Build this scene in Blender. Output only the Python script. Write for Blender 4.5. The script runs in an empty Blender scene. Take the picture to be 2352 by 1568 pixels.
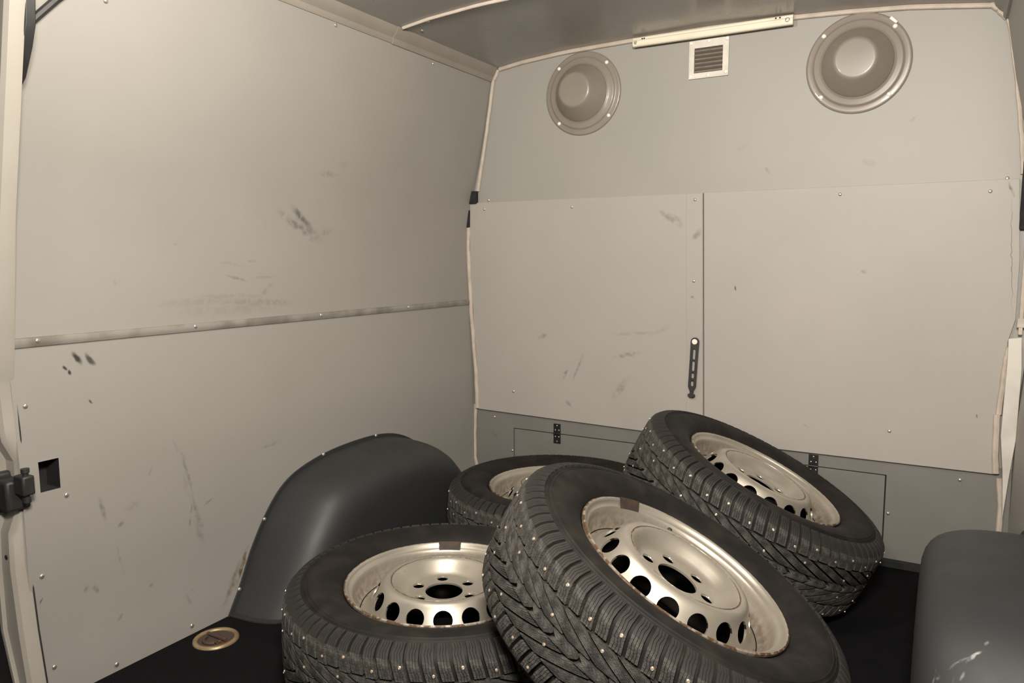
import bpy, bmesh, math, random
from mathutils import Vector, Matrix
random.seed(7)
PI = math.pi
scene = bpy.context.scene
C = scene.collection

# ------------------------------------------------------------------ camera
FL = -0.024            # height of the rubber floor; the camera stands behind the open rear door
yaw, pitch, roll = math.radians(29.95), math.radians(-6.24), math.radians(-0.075)
fwd = Vector((-math.sin(yaw)*math.cos(pitch), math.cos(yaw)*math.cos(pitch), math.sin(pitch)))
rt = Vector((math.cos(yaw), math.sin(yaw), 0)); up = rt.cross(fwd)
r2 = rt*math.cos(roll)+up*math.sin(roll); u2 = -rt*math.sin(roll)+up*math.cos(roll)
cam_d = bpy.data.cameras.new('camera'); cam = bpy.data.objects.new('camera', cam_d); C.objects.link(cam)
cam_d.sensor_width = 36.0; cam_d.lens = 36.0*1739.6/2352
cam_d.clip_start = 0.02
cam.matrix_world = Matrix(((r2.x, u2.x, -fwd.x, 0), (r2.y, u2.y, -fwd.y, 0), (r2.z, u2.z, -fwd.z, 0.90875), (0, 0, 0, 1)))
scene.camera = cam

# ------------------------------------------------------------------ world, lamps, exposure
w = bpy.data.worlds.new('world'); scene.world = w; w.use_nodes = True
bgn = w.node_tree.nodes['Background']; bgn.inputs[0].default_value = (1.0, 0.945, 0.875, 1); bgn.inputs[1].default_value = 0.09
def area(name, loc, target, sx, sy, power, col):
    d = bpy.data.lights.new(name, 'AREA'); d.shape = 'RECTANGLE'; d.size = sx; d.size_y = sy; d.energy = power; d.color = col
    o = bpy.data.objects.new(name, d); C.objects.link(o); o.location = loc
    o.rotation_euler = (Vector(target)-Vector(loc)).to_track_quat('-Z', 'Y').to_euler()
    return o
area('garage_lamp', (0.0, 0.05, 1.45), (-0.75, 2.4, 0.95), 0.30, 0.22, 60, (1.0, 0.925, 0.83))      # lamp hung over the photographer
area('garage_tube', (-0.75, -2.6, 1.5), (-0.75, 2.4, 0.9), 1.6, 0.3, 7, (1.0, 0.92, 0.82))          # tube further back in the garage
LAMP = (-0.78, 0.93, 1.585)           # cargo lamp on the ceiling, its housing is built with the ceiling
vs = scene.view_settings; vs.view_transform = 'Standard'; vs.look = 'None'; vs.exposure = 0.0; vs.gamma = 1.0
vs.use_curve_mapping = False

# ------------------------------------------------------------------ materials
def lin(r, g, b): 
    f = lambda c: c/12.92 if c <= 0.04045 else ((c+0.055)/1.055)**2.4
    return (f(r/255), f(g/255), f(b/255), 1)
MATS = {}
def mat(name, col, rough=0.6, metal=0.0, col2=None, nscale=8.0, ndetail=6.0, n0=0.4, n1=0.65, bump=0.0, bscale=200.0, spec=0.5, rough2=None, coat=0.0):
    m = bpy.data.materials.new(name); m.use_nodes = True; nt = m.node_tree; N = nt.nodes; L = nt.links
    b = N['Principled BSDF']; b.inputs['Base Color'].default_value = col if len(col) == 4 else (*col, 1)
    b.inputs['Roughness'].default_value = rough; b.inputs['Metallic'].default_value = metal
    b.inputs['Specular IOR Level'].default_value = spec
    b.inputs['Coat Weight'].default_value = coat
    tc = N.new('ShaderNodeTexCoord')
    n = N.new('ShaderNodeTexNoise'); n.inputs['Scale'].default_value = nscale; n.inputs['Detail'].default_value = ndetail
    L.new(tc.outputs['Object'], n.inputs['Vector'])
    mr = N.new('ShaderNodeMapRange'); mr.inputs[1].default_value = n0; mr.inputs[2].default_value = n1
    L.new(n.outputs['Fac'], mr.inputs[0])
    mx = N.new('ShaderNodeMix'); mx.data_type = 'RGBA'
    mx.inputs['A'].default_value = col if len(col) == 4 else (*col, 1)
    c2 = col2 if col2 else tuple(c*0.93 for c in col[:3])
    mx.inputs['B'].default_value = (*c2[:3], 1)
    L.new(mr.outputs[0], mx.inputs['Factor']); L.new(mx.outputs['Result'], b.inputs['Base Color'])
    if rough2 is not None:
        m2 = N.new('ShaderNodeMapRange'); m2.inputs[1].default_value = n0; m2.inputs[2].default_value = n1
        m2.inputs[3].default_value = rough; m2.inputs[4].default_value = rough2
        L.new(n.outputs['Fac'], m2.inputs[0]); L.new(m2.outputs[0], b.inputs['Roughness'])
    if bump:
        nb = N.new('ShaderNodeTexNoise'); nb.inputs['Scale'].default_value = bscale; nb.inputs['Detail'].default_value = 3
        L.new(tc.outputs['Object'], nb.inputs['Vector'])
        bp = N.new('ShaderNodeBump'); bp.inputs['Strength'].default_value = bump; bp.inputs['Distance'].default_value = 0.002
        L.new(nb.outputs['Fac'], bp.inputs['Height']); L.new(bp.outputs[0], b.inputs['Normal'])
    m['mix'] = mx.name; MATS[name] = m
    return m
TONES = [(0.065, 0.059, 0.050), (0.135, 0.11, 0.075), (0.10, 0.056, 0.022), (0.022, 0.021, 0.020), (0.42, 0.41, 0.40)]
def smudges(m, marks, axis):
    """dirt marks at their own places on a wall; axis 'x': plane (y, z), axis 'y': plane (x, z)"""
    nt = m.node_tree; N = nt.nodes; L = nt.links; b = N['Principled BSDF']; mx = N[m['mix']]
    tc = N.new('ShaderNodeTexCoord'); cur = mx.outputs['Result']
    nz = N.new('ShaderNodeTexNoise'); nz.inputs['Scale'].default_value = 55; nz.inputs['Detail'].default_value = 5
    L.new(tc.outputs['Object'], nz.inputs['Vector'])
    nr = N.new('ShaderNodeMapRange'); nr.inputs[1].default_value = 0.33; nr.inputs[2].default_value = 0.6
    L.new(nz.outputs['Fac'], nr.inputs[0])
    wz = N.new('ShaderNodeTexNoise'); wz.inputs['Scale'].default_value = 38; wz.inputs['Detail'].default_value = 2
    L.new(tc.outputs['Object'], wz.inputs['Vector'])
    wa = N.new('ShaderNodeVectorMath'); wa.operation = 'MULTIPLY_ADD'
    wa.inputs[1].default_value = (0.012,)*3; L.new(wz.outputs['Color'], wa.inputs[0]); L.new(tc.outputs['Object'], wa.inputs[2])
    for tone in range(5):
        acc = None
        for (a, z, hl, hw, ang, s, t) in marks:
            if t != tone: continue
            mp = N.new('ShaderNodeMapping'); mp.vector_type = 'TEXTURE'
            o = 0.006
            if axis == 'x':
                mp.inputs['Location'].default_value = (0, a+o, z+o); mp.inputs['Rotation'].default_value = (ang, 0, 0); mp.inputs['Scale'].default_value = (100, hl, hw)
            elif axis == 'z':
                mp.inputs['Location'].default_value = (a+o, z+o, 0); mp.inputs['Rotation'].default_value = (0, 0, ang); mp.inputs['Scale'].default_value = (hl, hw, 100)
            else:
                mp.inputs['Location'].default_value = (a+o, 0, z+o); mp.inputs['Rotation'].default_value = (0, -ang, 0); mp.inputs['Scale'].default_value = (hl, 100, hw)
            L.new(wa.outputs[0], mp.inputs['Vector'])
            ln = N.new('ShaderNodeVectorMath'); ln.operation = 'LENGTH'; L.new(mp.outputs[0], ln.inputs[0])
            r = N.new('ShaderNodeMapRange'); r.interpolation_type = 'SMOOTHSTEP'
            r.inputs[1].default_value = 1.25; r.inputs[2].default_value = 0.35; r.inputs[3].default_value = 0; r.inputs[4].default_value = s
            L.new(ln.outputs['Value'], r.inputs[0])
            if acc is None: acc = r.outputs[0]
            else:
                x = N.new('ShaderNodeMath'); x.operation = 'MAXIMUM'; L.new(acc, x.inputs[0]); L.new(r.outputs[0], x.inputs[1]); acc = x.outputs[0]
        if acc is None: continue
        f = acc
        if tone != 3:
            mu = N.new('ShaderNodeMath'); mu.operation = 'MULTIPLY'; L.new(acc, mu.inputs[0]); L.new(nr.outputs[0], mu.inputs[1]); f = mu.outputs[0]
        q = N.new('ShaderNodeMix'); q.data_type = 'RGBA'; q.inputs['B'].default_value = (*TONES[tone], 1)
        L.new(f, q.inputs['Factor']); L.new(cur, q.inputs['A']); cur = q.outputs['Result']
    L.new(cur, b.inputs['Base Color'])
SL=[(1.595,1.004,0.0816,0.0129,-0.52,0.55,0),(1.615,1.029,0.0518,0.0113,-0.64,0.75,0),(1.642,0.992,0.066,0.0208,-0.61,0.4,0),(1.715,0.988,0.0262,0.0118,0.08,0.35,0),(1.706,1.158,0.0386,0.01,0.05,0.3,0),(1.766,1.192,0.0281,0.0113,0.17,0.15,1),(1.482,0.828,0.0416,0.008,0.64,0.4,1),(1.358,0.812,0.1113,0.0071,-0.03,0.22,1),(1.448,0.791,0.1443,0.0107,-0.07,0.35,1),(1.24,0.802,0.1184,0.0106,-0.0,0.2,1),(1.344,0.778,0.167,0.0158,-0.03,0.18,1),(1.378,0.857,0.0408,0.0035,-0.25,0.4,0),(1.432,0.903,0.0165,0.0048,-0.11,0.3,0),(1.361,0.896,0.0381,0.0046,-0.13,0.2,0),(1.197,0.944,0.0056,0.0027,-0.12,0.6,0),(1.664,0.882,0.0083,0.0041,-0.35,0.3,0),(1.47,0.859,0.0412,0.0038,0.0,0.2,0),(1.164,0.444,0.0318,0.0043,-0.99,0.4,0),(1.185,0.375,0.0663,0.0046,-1.35,0.4,0),(1.208,0.256,0.0632,0.006,-1.38,0.65,0),(1.21,0.24,0.0539,0.012,-1.4,0.45,0),(1.188,0.275,0.0353,0.0033,-1.72,0.4,0),(1.239,0.292,0.0142,0.0035,0.43,0.5,0),(1.181,0.344,0.033,0.0069,-1.33,0.2,0),(0.964,0.356,0.0302,0.0065,-1.32,0.45,0),(1.034,0.341,0.0206,0.0099,0.14,0.2,0),(1.005,0.308,0.0106,0.0046,0.69,0.45,0),(0.998,0.23,0.0489,0.0029,-1.4,0.3,0),(0.917,0.188,0.0093,0.0044,1.11,0.4,0),(0.938,0.18,0.013,0.0053,-1.15,0.45,0),(1.071,0.136,0.0064,0.0051,0.46,0.55,0),(1.164,0.066,0.0163,0.0043,-1.24,0.45,0),(1.18,0.082,0.0079,0.0031,-1.14,0.4,0),(0.989,0.092,0.0102,0.004,0.69,0.7,0),(1.086,0.412,0.01,0.0034,1.25,0.4,0),(1.298,0.055,0.0631,0.0086,0.98,0.6,2),(1.331,0.082,0.0596,0.0074,1.04,0.9,2),(1.414,0.13,0.1089,0.0086,0.98,0.7,2),(0.937,0.697,0.0179,0.0067,-1.04,0.95,3),(0.966,0.69,0.0176,0.0074,-1.06,0.85,3),(0.911,0.677,0.0069,0.0037,-0.86,0.95,3),(0.92,0.667,0.0066,0.0036,-1.11,0.95,3),(0.958,0.597,0.0051,0.0029,-1.11,0.8,3),(1.038,0.857,0.0086,0.0043,-1.49,0.5,0),(1.448,0.396,0.0357,0.0053,0.02,0.3,0),(0.822,0.199,0.0072,0.0015,1.25,0.8,3)]
SB=[(-0.824,1.042,0.0526,0.0097,-0.6,0.45,0),(-0.806,1.037,0.039,0.0143,-0.52,0.35,0),(-0.729,0.986,0.0236,0.0105,0.81,0.5,0),(-0.99,0.45,0.0562,0.0151,0.97,0.4,1),(-1.156,0.517,0.0551,0.0059,1.19,0.4,0),(-1.208,0.486,0.023,0.0067,1.11,0.5,0),(-0.968,0.572,0.0509,0.0091,0.2,0.4,0),(-1.304,0.621,0.0232,0.0084,0.43,0.4,0),(-0.943,0.649,0.1009,0.0075,0.09,0.2,0),(-1.192,0.378,0.0186,0.0073,-0.89,0.4,0),(-0.601,0.812,0.0102,0.0028,-1.45,0.8,3),(-0.223,0.868,0.0102,0.0062,-0.39,0.3,0),(-0.364,0.384,0.0159,0.0041,-0.79,0.3,0),(0.134,1.092,0.024,0.004,-1.24,0.7,2),(0.144,0.916,0.1616,0.0012,-1.51,0.55,3),(-0.514,1.182,0.0162,0.005,-0.92,0.35,0),(-0.113,1.306,0.014,0.0039,0.54,0.35,0),(-0.601,1.261,0.035,0.0113,0.29,0.12,0),(-0.225,1.19,0.0249,0.0097,-0.4,0.15,0),(0.088,0.464,0.006,0.0022,-1.25,0.7,3),(-1.52,0.222,0.0158,0.0081,-0.75,0.4,0),(-0.847,0.666,0.0576,0.0091,-2.65,0.15,0),(-0.738,0.781,0.0063,0.0044,-0.59,0.5,0)]
wall_m = mat('wall_grey', (0.2893, 0.2766, 0.2517), 0.5, col2=(0.2720, 0.2604, 0.2372), nscale=3.5, n0=0.35, n1=0.7, bump=0.05, bscale=350)
smudges(wall_m, SL, 'x')
wallr_m = mat('wall_grey_plain', (0.3600, 0.3420, 0.3168), 0.52, col2=(0.3348, 0.3204, 0.2988), nscale=3.5, bump=0.05, bscale=350)
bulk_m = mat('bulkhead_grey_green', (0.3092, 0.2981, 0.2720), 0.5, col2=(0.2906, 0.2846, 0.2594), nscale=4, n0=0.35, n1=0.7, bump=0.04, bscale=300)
smudges(bulk_m, SB, 'y')
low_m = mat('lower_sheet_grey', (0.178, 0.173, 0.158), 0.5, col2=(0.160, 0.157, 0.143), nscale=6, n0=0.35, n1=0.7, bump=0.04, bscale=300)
smudges(low_m, SB, 'y')
board_m = mat('board_grey', (0.3637, 0.3375, 0.3075), 0.55, col2=(0.3375, 0.3187, 0.2925), nscale=3, n0=0.35, n1=0.7, bump=0.06, bscale=250)
smudges(board_m, SB, 'y')
ceil_m = mat('ceiling_grey', (0.3200, 0.3080, 0.2840), 0.24, col2=(0.3000, 0.2880, 0.2680), nscale=3, rough2=0.32)
cove_m = mat('cove_taupe', (0.2720, 0.2440, 0.2080), 0.45, col2=(0.2400, 0.2160, 0.1840), nscale=6)
floor_m = mat('floor_rubber', (0.0031, 0.0031, 0.0043), 0.85, col2=(0.0048, 0.0045, 0.0052), nscale=20, bump=0.25, bscale=500, spec=0.12)
ground_m = mat('ground_concrete', (0.06, 0.057, 0.054), 0.8, col2=(0.04, 0.038, 0.036), nscale=5, bump=0.1, bscale=80)
arch_m = mat('arch_plastic', (0.0254, 0.0266, 0.0272), 0.50, col2=(0.0214, 0.0225, 0.0231), nscale=9, n0=0.35, n1=0.7, rough2=0.6, bump=0.06, bscale=160)
black_m = mat('black_plastic', (0.018, 0.017, 0.017), 0.5, col2=(0.026, 0.025, 0.024), nscale=30)
foam_m = mat('black_foam', (0.010, 0.010, 0.010), 0.9, col2=(0.018, 0.018, 0.017), nscale=60)
cream_m = mat('seal_cream', (0.5100, 0.4420, 0.3740), 0.6, col2=(0.4250, 0.3655, 0.3060), nscale=25, bump=0.15, bscale=120)
pillar_m = mat('pillar_cream', (0.3468, 0.3237, 0.2832), 0.38, col2=(0.3237, 0.3006, 0.2630), nscale=5)
barm = mat('bar_cream', (0.7603, 0.7033, 0.5702), 0.38, col2=(0.6843, 0.6178, 0.4752), nscale=14, n0=0.5, n1=0.75)
white_m = mat('grille_white', (0.66, 0.62, 0.55), 0.42, col2=(0.58, 0.54, 0.48), nscale=30)
slat_m = mat('grille_slat', (0.30, 0.26, 0.22), 0.5, col2=(0.24, 0.21, 0.18), nscale=40)
taupe_m = mat('cone_taupe', (0.2376, 0.2059, 0.1742), 0.36, col2=(0.2218, 0.1932, 0.1647), nscale=9, coat=0.15)
cap_m = mat('cap_white', (0.85, 0.80, 0.72), 0.35, col2=(0.75, 0.70, 0.62), nscale=60)
rivet_m = mat('rivet_metal', (0.75, 0.72, 0.67), 0.28, metal=0.85, col2=(0.6, 0.57, 0.53), nscale=80)
dark_m = mat('dark_cavity', (0.012, 0.011, 0.011), 0.85, col2=(0.018, 0.016, 0.016), nscale=25)
holem = mat('hole_lining', (0.020, 0.017, 0.018), 0.8, col2=(0.014, 0.012, 0.013), nscale=25)
brass_m = mat('ring_brass', (0.42, 0.31, 0.17), 0.42, metal=0.55, col2=(0.22, 0.16, 0.10), nscale=22, n0=0.4, n1=0.7)
rustbar_m = mat('rusty_steel', (0.06, 0.045, 0.04), 0.7, metal=0.2, col2=(0.09, 0.05, 0.03), nscale=45)
rub_m = mat('tire_sidewall', (0.0066, 0.0056, 0.0050), 0.68, col2=(0.021, 0.017, 0.0135), nscale=17, ndetail=9.0, n0=0.44, n1=0.74, bump=0.18, bscale=150, spec=0.3)
tread_m = mat('tire_tread', (0.034, 0.032, 0.029), 0.72, col2=(0.098, 0.092, 0.082), nscale=58, ndetail=9.0, n0=0.42, n1=0.70, bump=1.0, bscale=330, spec=0.35)
groove_m = rub_m
grime_shade_m = mat('brake_grime_and_shade', (0.010, 0.0085, 0.007), 0.85, col2=(0.018, 0.013, 0.009), nscale=40, spec=0.2)  # wheel back: brake grime plus the shade behind the disc, put into the colour
shoulder_m = mat('tire_shoulder', (0.020, 0.0185, 0.017), 0.68, col2=(0.036, 0.033, 0.029), nscale=30, n0=0.42, n1=0.7, bump=0.25, bscale=260, spec=0.3)
stud_m = mat('stud_metal', (0.85, 0.74, 0.62), 0.28, metal=0.7, col2=(0.75, 0.55, 0.40), nscale=60)
weight_m = mat('weight_rust', (0.032, 0.024, 0.019), 0.7, metal=0.1, col2=(0.075, 0.038, 0.02), nscale=70, n0=.45, n1=.75)

def rim_material():
    m = mat('rim_silver', (0.53, 0.49, 0.42), 0.34, metal=0.78, col2=(0.46, 0.42, 0.355), nscale=18, n0=0.4, n1=0.72, rough2=0.44)
    nt = m.node_tree; N = nt.nodes; L = nt.links; b = N['Principled BSDF']; mx = N[m['mix']]
    tc = N.new('ShaderNodeTexCoord'); sp = N.new('ShaderNodeSeparateXYZ'); L.new(tc.outputs['Object'], sp.inputs[0])
    cb = N.new('ShaderNodeCombineXYZ'); L.new(sp.outputs[0], cb.inputs[0]); L.new(sp.outputs[1], cb.inputs[1])
    ln = N.new('ShaderNodeVectorMath'); ln.operation = 'LENGTH'; L.new(cb.outputs[0], ln.inputs[0])
    nz = N.new('ShaderNodeTexNoise'); nz.inputs['Scale'].default_value = 75; nz.inputs['Detail'].default_value = 5; L.new(tc.outputs['Object'], nz.inputs['Vector'])
    def mth(op, a, bb=None, c=None):
        x = N.new('ShaderNodeMath'); x.operation = op
        for i, v in enumerate((a, bb, c)):
            if v is None: continue
            if isinstance(v, (int, float)): x.inputs[i].default_value = v
            else: L.new(v, x.inputs[i])
        return x.outputs[0]
    rw = mth('MULTIPLY_ADD', nz.outputs['Fac'], 0.004, ln.outputs['Value'])
    def band(c, hw, lo, hi):      # brown band around radius c, broken up by noise
        d = mth('ABSOLUTE', mth('SUBTRACT', rw, c+0.002))
        r = N.new('ShaderNodeMapRange'); r.inputs[1].default_value = hw; r.inputs[2].default_value = hw*0.3; L.new(d, r.inputs[0])
        q = N.new('ShaderNodeMapRange'); q.inputs[1].default_value = lo; q.inputs[2].default_value = hi; L.new(nz.outputs['Fac'], q.inputs[0])
        return mth('MULTIPLY', r.outputs[0], q.outputs[0])
    f = mth('MAXIMUM', band(0.1178, 0.0024, 0.28, 0.44), mth('MAXIMUM', band(0.2205, 0.0042, 0.36, 0.52), mth('MULTIPLY', band(0.1835, 0.004, 0.42, 0.6), 0.8)))  # rust on the scored line, flange edge and disc joint
    nz2 = N.new('ShaderNodeTexNoise'); nz2.inputs['Scale'].default_value = 34; nz2.inputs['Detail'].default_value = 7; L.new(tc.outputs['Object'], nz2.inputs['Vector'])
    sp2 = N.new('ShaderNodeMapRange'); sp2.inputs[1].default_value = 0.70; sp2.inputs[2].default_value = 0.80; sp2.inputs[4].default_value = 0.7; L.new(nz2.outputs['Fac'], sp2.inputs[0])
    f = mth('MAXIMUM', f, sp2.outputs[0])
    f = mth('MAXIMUM', f, mth('MULTIPLY', band(0.1935, 0.012, 0.22, 0.60), 0.72))  # wide brown band across the barrel wall
    q = N.new('ShaderNodeMix'); q.data_type = 'RGBA'; q.inputs['B'].default_value = (0.085, 0.045, 0.02, 1)
    L.new(f, q.inputs['Factor']); L.new(mx.outputs['Result'], q.inputs['A']); L.new(q.outputs['Result'], b.inputs['Base Color'])
    mm = N.new('ShaderNodeMapRange'); mm.inputs[3].default_value = 0.72; mm.inputs[4].default_value = 0.0; L.new(f, mm.inputs[0]); L.new(mm.outputs[0], b.inputs['Metallic'])
    return m
rim_m = rim_material()

# ------------------------------------------------------------------ mesh helpers
class MB:
    def __init__(s): s.v = []; s.f = []
    def add(s, vs, fs):
        o = len(s.v); s.v += [tuple(p) for p in vs]; s.f += [tuple(i+o for i in f) for f in fs]; return s
    def box(s, a, b):
        x0, y0, z0 = a; x1, y1, z1 = b
        return s.add([(x0,y0,z0),(x1,y0,z0),(x1,y1,z0),(x0,y1,z0),(x0,y0,z1),(x1,y0,z1),(x1,y1,z1),(x0,y1,z1)],
                     [(0,3,2,1),(4,5,6,7),(0,1,5,4),(1,2,6,5),(2,3,7,6),(3,0,4,7)])
    def lathe(s, prof, n=64, ax='z', org=(0,0,0), closed=False, cap0=False, cap1=False):
        P = []
        for i in range(n):
            a = 2*PI*i/n; c, q = math.cos(a), math.sin(a)
            for r, h in prof:
                p = (r*c, r*q, h) if ax == 'z' else ((r*c, -h, r*q) if ax == '-y' else (h, r*c, r*q))
                P.append((p[0]+org[0], p[1]+org[1], p[2]+org[2]))
        m = len(prof); F = []
        for i in range(n):
            j = (i+1) % n
            for k in range(m if closed else m-1):
                l = (k+1) % m
                F.append((i*m+k, j*m+k, j*m+l, i*m+l))
        if cap0: F.append(tuple(i*m for i in range(n))[::-1])
        if cap1: F.append(tuple(i*m+m-1 for i in range(n)))
        return s.add(P, F)
    def tube(s, path, r, n=8, flat=1.0):
        path = [Vector(p) for p in path]; P = []; K = len(path)
        for i, p in enumerate(path):
            t = (path[min(i+1, K-1)]-path[max(i-1, 0)]).normalized()
            a = t.cross(Vector((0, 1, 0)) if abs(t.y) < 0.9 else Vector((1, 0, 0))).normalized(); b = t.cross(a)
            for k in range(n):
                g = 2*PI*k/n; P.append(p+a*math.cos(g)*r+b*math.sin(g)*r*flat)
        F = [(i*n+k, i*n+(k+1) % n, (i+1)*n+(k+1) % n, (i+1)*n+k) for i in range(K-1) for k in range(n)]
        F += [tuple(range(n))[::-1], tuple((K-1)*n+k for k in range(n))]
        return s.add(P, F)
    def prism(s, poly, y0, y1, plane='xz'):
        n = len(poly)
        mk = (lambda a, b, t: (a, t, b)) if plane == 'xz' else ((lambda a, b, t: (t, a, b)) if plane == 'yz' else (lambda a, b, t: (a, b, t)))
        return s.add([mk(a, b, y0) for a, b in poly]+[mk(a, b, y1) for a, b in poly],
                     [tuple(range(n)), tuple(range(2*n-1, n-1, -1))]+[(i, n+i, n+(i+1) % n, (i+1) % n) for i in range(n)])
    def mesh(s, name, sharp=30):
        me = bpy.data.meshes.new(name); me.from_pydata(s.v, [], s.f)
        bm = bmesh.new(); bm.from_mesh(me); bmesh.ops.recalc_face_normals(bm, faces=bm.faces); bm.to_mesh(me); bm.free()
        if sharp: me.shade_smooth(); me.set_sharp_from_angle(angle=math.radians(sharp))
        return me
    def build(s, name, m, parent=None, sharp=30, bevel=0.0):
        return link(name, s.mesh(name, sharp), m, parent, bevel)
def link(name, me, m, parent=None, bevel=0.0):
    if m is not None and not me.materials: me.materials.append(m)
    o = bpy.data.objects.new(name, me); C.objects.link(o)
    if parent is not None: o.parent = parent
    if bevel:
        b = o.modifiers.new('bevel', 'BEVEL'); b.width = bevel; b.segments = 2; b.limit_method = 'ANGLE'
    return o
def empty(name, loc=(0, 0, 0)):
    o = bpy.data.objects.new(name, None); C.objects.link(o); o.location = loc; o.empty_display_size = 0.05; return o
def tag(o, label=None, cat=None, group=None, kind=None):
    if label: o['label'] = label
    if cat: o['category'] = cat
    if group: o['group'] = group
    if kind: o['kind'] = kind
    return o
def keep(o, parent):
    """parent without moving (parents sit at their thing's base, unrotated)"""
    o.parent = parent; o.matrix_parent_inverse = Matrix.Translation(-Vector(parent.location)); return o
def interp(x, X, Y):
    if x <= X[0]: return Y[0]
    for i in range(1, len(X)):
        if x <= X[i]: return Y[i-1]+(Y[i]-Y[i-1])*(x-X[i-1])/(X[i]-X[i-1])
    return Y[-1]

# ------------------------------------------------------------------ the cargo room
Y0, YB = 0.80, 2.50                    # rear opening, bulkhead
WZ = [FL, .116, .32, .47, .66, .9, 1.03, 1.12, 1.25, 1.39, 1.585]
WX = [-1.594, -1.611, -1.610, -1.612, -1.624, -1.635, -1.632, -1.618, -1.586, -1.556, -1.522]
def lx(z): return interp(z, WZ, WX)
def rx(z): return -1.43-lx(z)
MID = -0.715

floor = MB().box((-1.70, Y0, FL-0.03), (0.27, YB+0.05, FL)).build('floor', floor_m); tag(floor, kind='structure')
ground = MB().box((-9, -8, -0.72), (8, 9, -0.66)).build('ground', ground_m); tag(ground, kind='structure')

def wall(name, fx, m, out, holes=()):
    zs = sorted(set([FL-0.02]+WZ[1:]+[.05, .2, .56, .78, 1.3, 1.48]+[z for h in holes for z in h[2:]])); ys = sorted(set([Y0, 1.2, 1.7, 2.1, YB+0.02]+[y for h in holes for y in h[:2]]))
    V = [(fx(z), y, z) for y in ys for z in zs]; n = len(zs); F = []
    for i in range(len(ys)-1):
        for k in range(n-1):
            if any(h[0]-1e-6 <= ys[i] and ys[i+1] <= h[1]+1e-6 and h[2]-1e-6 <= zs[k] and zs[k+1] <= h[3]+1e-6 for h in holes): continue
            F.append((i*n+k, (i+1)*n+k, (i+1)*n+k+1, i*n+k+1))
    me = bpy.data.meshes.new(name); me.from_pydata(V, [], F); me.shade_smooth()
    o = link(name, me, m); tag(o, kind='structure')
    md = o.modifiers.new('solid', 'SOLIDIFY'); md.thickness = 0.008; md.offset = out; md.use_rim = False
    return o
HOLE = (0.836, 0.877, 0.427, 0.4915)
wall_left = wall('wall_left', lx, wall_m, -1, [HOLE])
wall_right = wall('wall_right', rx, wallr_m, 1)
rec = MB()
x0 = lx(0.46)+0.0002; a, b, c, d = HOLE
rec.add([(x0,a,c),(x0,b,c),(x0,b,d),(x0,a,d),(x0-.05,a,c),(x0-.05,b,c),(x0-.05,b,d),(x0-.05,a,d)], [(0,1,5,4),(1,2,6,5),(2,3,7,6),(3,0,4,7),(4,5,6,7)])
rec.build('cutout_lining', holem, wall_left, sharp=0)

CX = [-1.497, -1.395, -1.22, -.97, -.72, -.46, -.298, -.13, .067]
CZ = [1.612, 1.626, 1.639, 1.644, 1.646, 1.640, 1.632, 1.619, 1.592]
def cz(x): return interp(x, CX, CZ)
V = []; F = []
for y in (Y0, 1.3, 1.92, YB+.02):
    for x in CX: V.append((x, y, cz(x)))
n = len(CX)
for i in range(3):
    for k in range(n-1): F.append((i*n+k, (i+1)*n+k, (i+1)*n+k+1, i*n+k+1))
me = bpy.data.meshes.new('ceiling'); me.from_pydata(V, [], F); me.shade_smooth()
ceiling = link('ceiling', me, ceil_m); tag(ceiling, kind='structure')
md = ceiling.modifiers.new('solid', 'SOLIDIFY'); md.thickness = 0.008; md.offset = -1; md.use_rim = False
md = ceiling.modifiers.new('sub', 'SUBSURF'); md.subdivision_type = 'SIMPLE'; md.levels = 1; md.render_levels = 1
MB().tube([(x, 1.918+0.012*math.sin((x+1.5)*2.0), cz(x)-0.002) for x in [-1.49+0.05*i for i in range(32)]], 0.006, 8, 0.5).build('seam_strip', cream_m, ceiling)

# cargo lamp on the ceiling near the rear opening
cl = empty('ceiling_lamp', (LAMP[0], LAMP[1], 1.644)); tag(cl, 'small oblong lamp on the ceiling near the rear opening', 'lamp')
MB().box((-.075, -.04, -.012), (.075, .04, 0)).build('housing', white_m, cl, 30, .003)
lens_m = mat('lamp_lens', (0.8, 0.75, 0.65), 0.4); lens_m.node_tree.nodes['Principled BSDF'].inputs['Emission Color'].default_value = (1, .88, .72, 1); lens_m.node_tree.nodes['Principled BSDF'].inputs['Emission Strength'].default_value = 6
MB().box((-.062, -.028, -.024), (.062, .028, -.012)).build('lens', lens_m, cl, 30, .006)
ld = bpy.data.lights.new('cargo_lamp_light', 'POINT'); ld.energy = 30; ld.color = (1.0, 0.915, 0.81); ld.shadow_soft_size = 0.05
lo = bpy.data.objects.new('cargo_lamp_light', ld); C.objects.link(lo); lo.location = (LAMP[0], LAMP[1], LAMP[2]-.02)
def dome(r, h, n=12):
    return [(r, 0), (r*0.96, h*0.35), (r*0.75, h*0.75), (r*0.4, h*0.96), (0.0004, h)]
def rivet_mesh(name, r, h, m):
    mb = MB().lathe(dome(r, h), 12, 'z', cap1=True); me = mb.mesh(name, 60); me.materials.append(m); return me
rivet_me = rivet_mesh('rivet', 0.0055, 0.0035, rivet_m)
cap_me = rivet_mesh('screw_cap', 0.0065, 0.004, cap_m)
def stick(me, name, pos, normal, parent, keepfn=True):
    o = bpy.data.objects.new(name, me); C.objects.link(o)
    o.location = pos; o.rotation_euler = Vector(normal).to_track_quat('Z', 'Y').to_euler()
    o.parent = parent
    if parent is not None: o.matrix_parent_inverse = Matrix.Translation(-Vector(parent.location))
    return o
for y, z in [(1.663, 1.559), (2.128, 1.554), (0.999, 1.441), (0.823, 0.611), (0.826, 0.251), (0.834, 0.049), (0.966, -0.007), (1.165, -0.002), (0.888, 0.408)]:
    stick(rivet_me, 'rivet', (lx(z)+0.0003, y, z), (1, 0, 0), wall_left)
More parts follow.
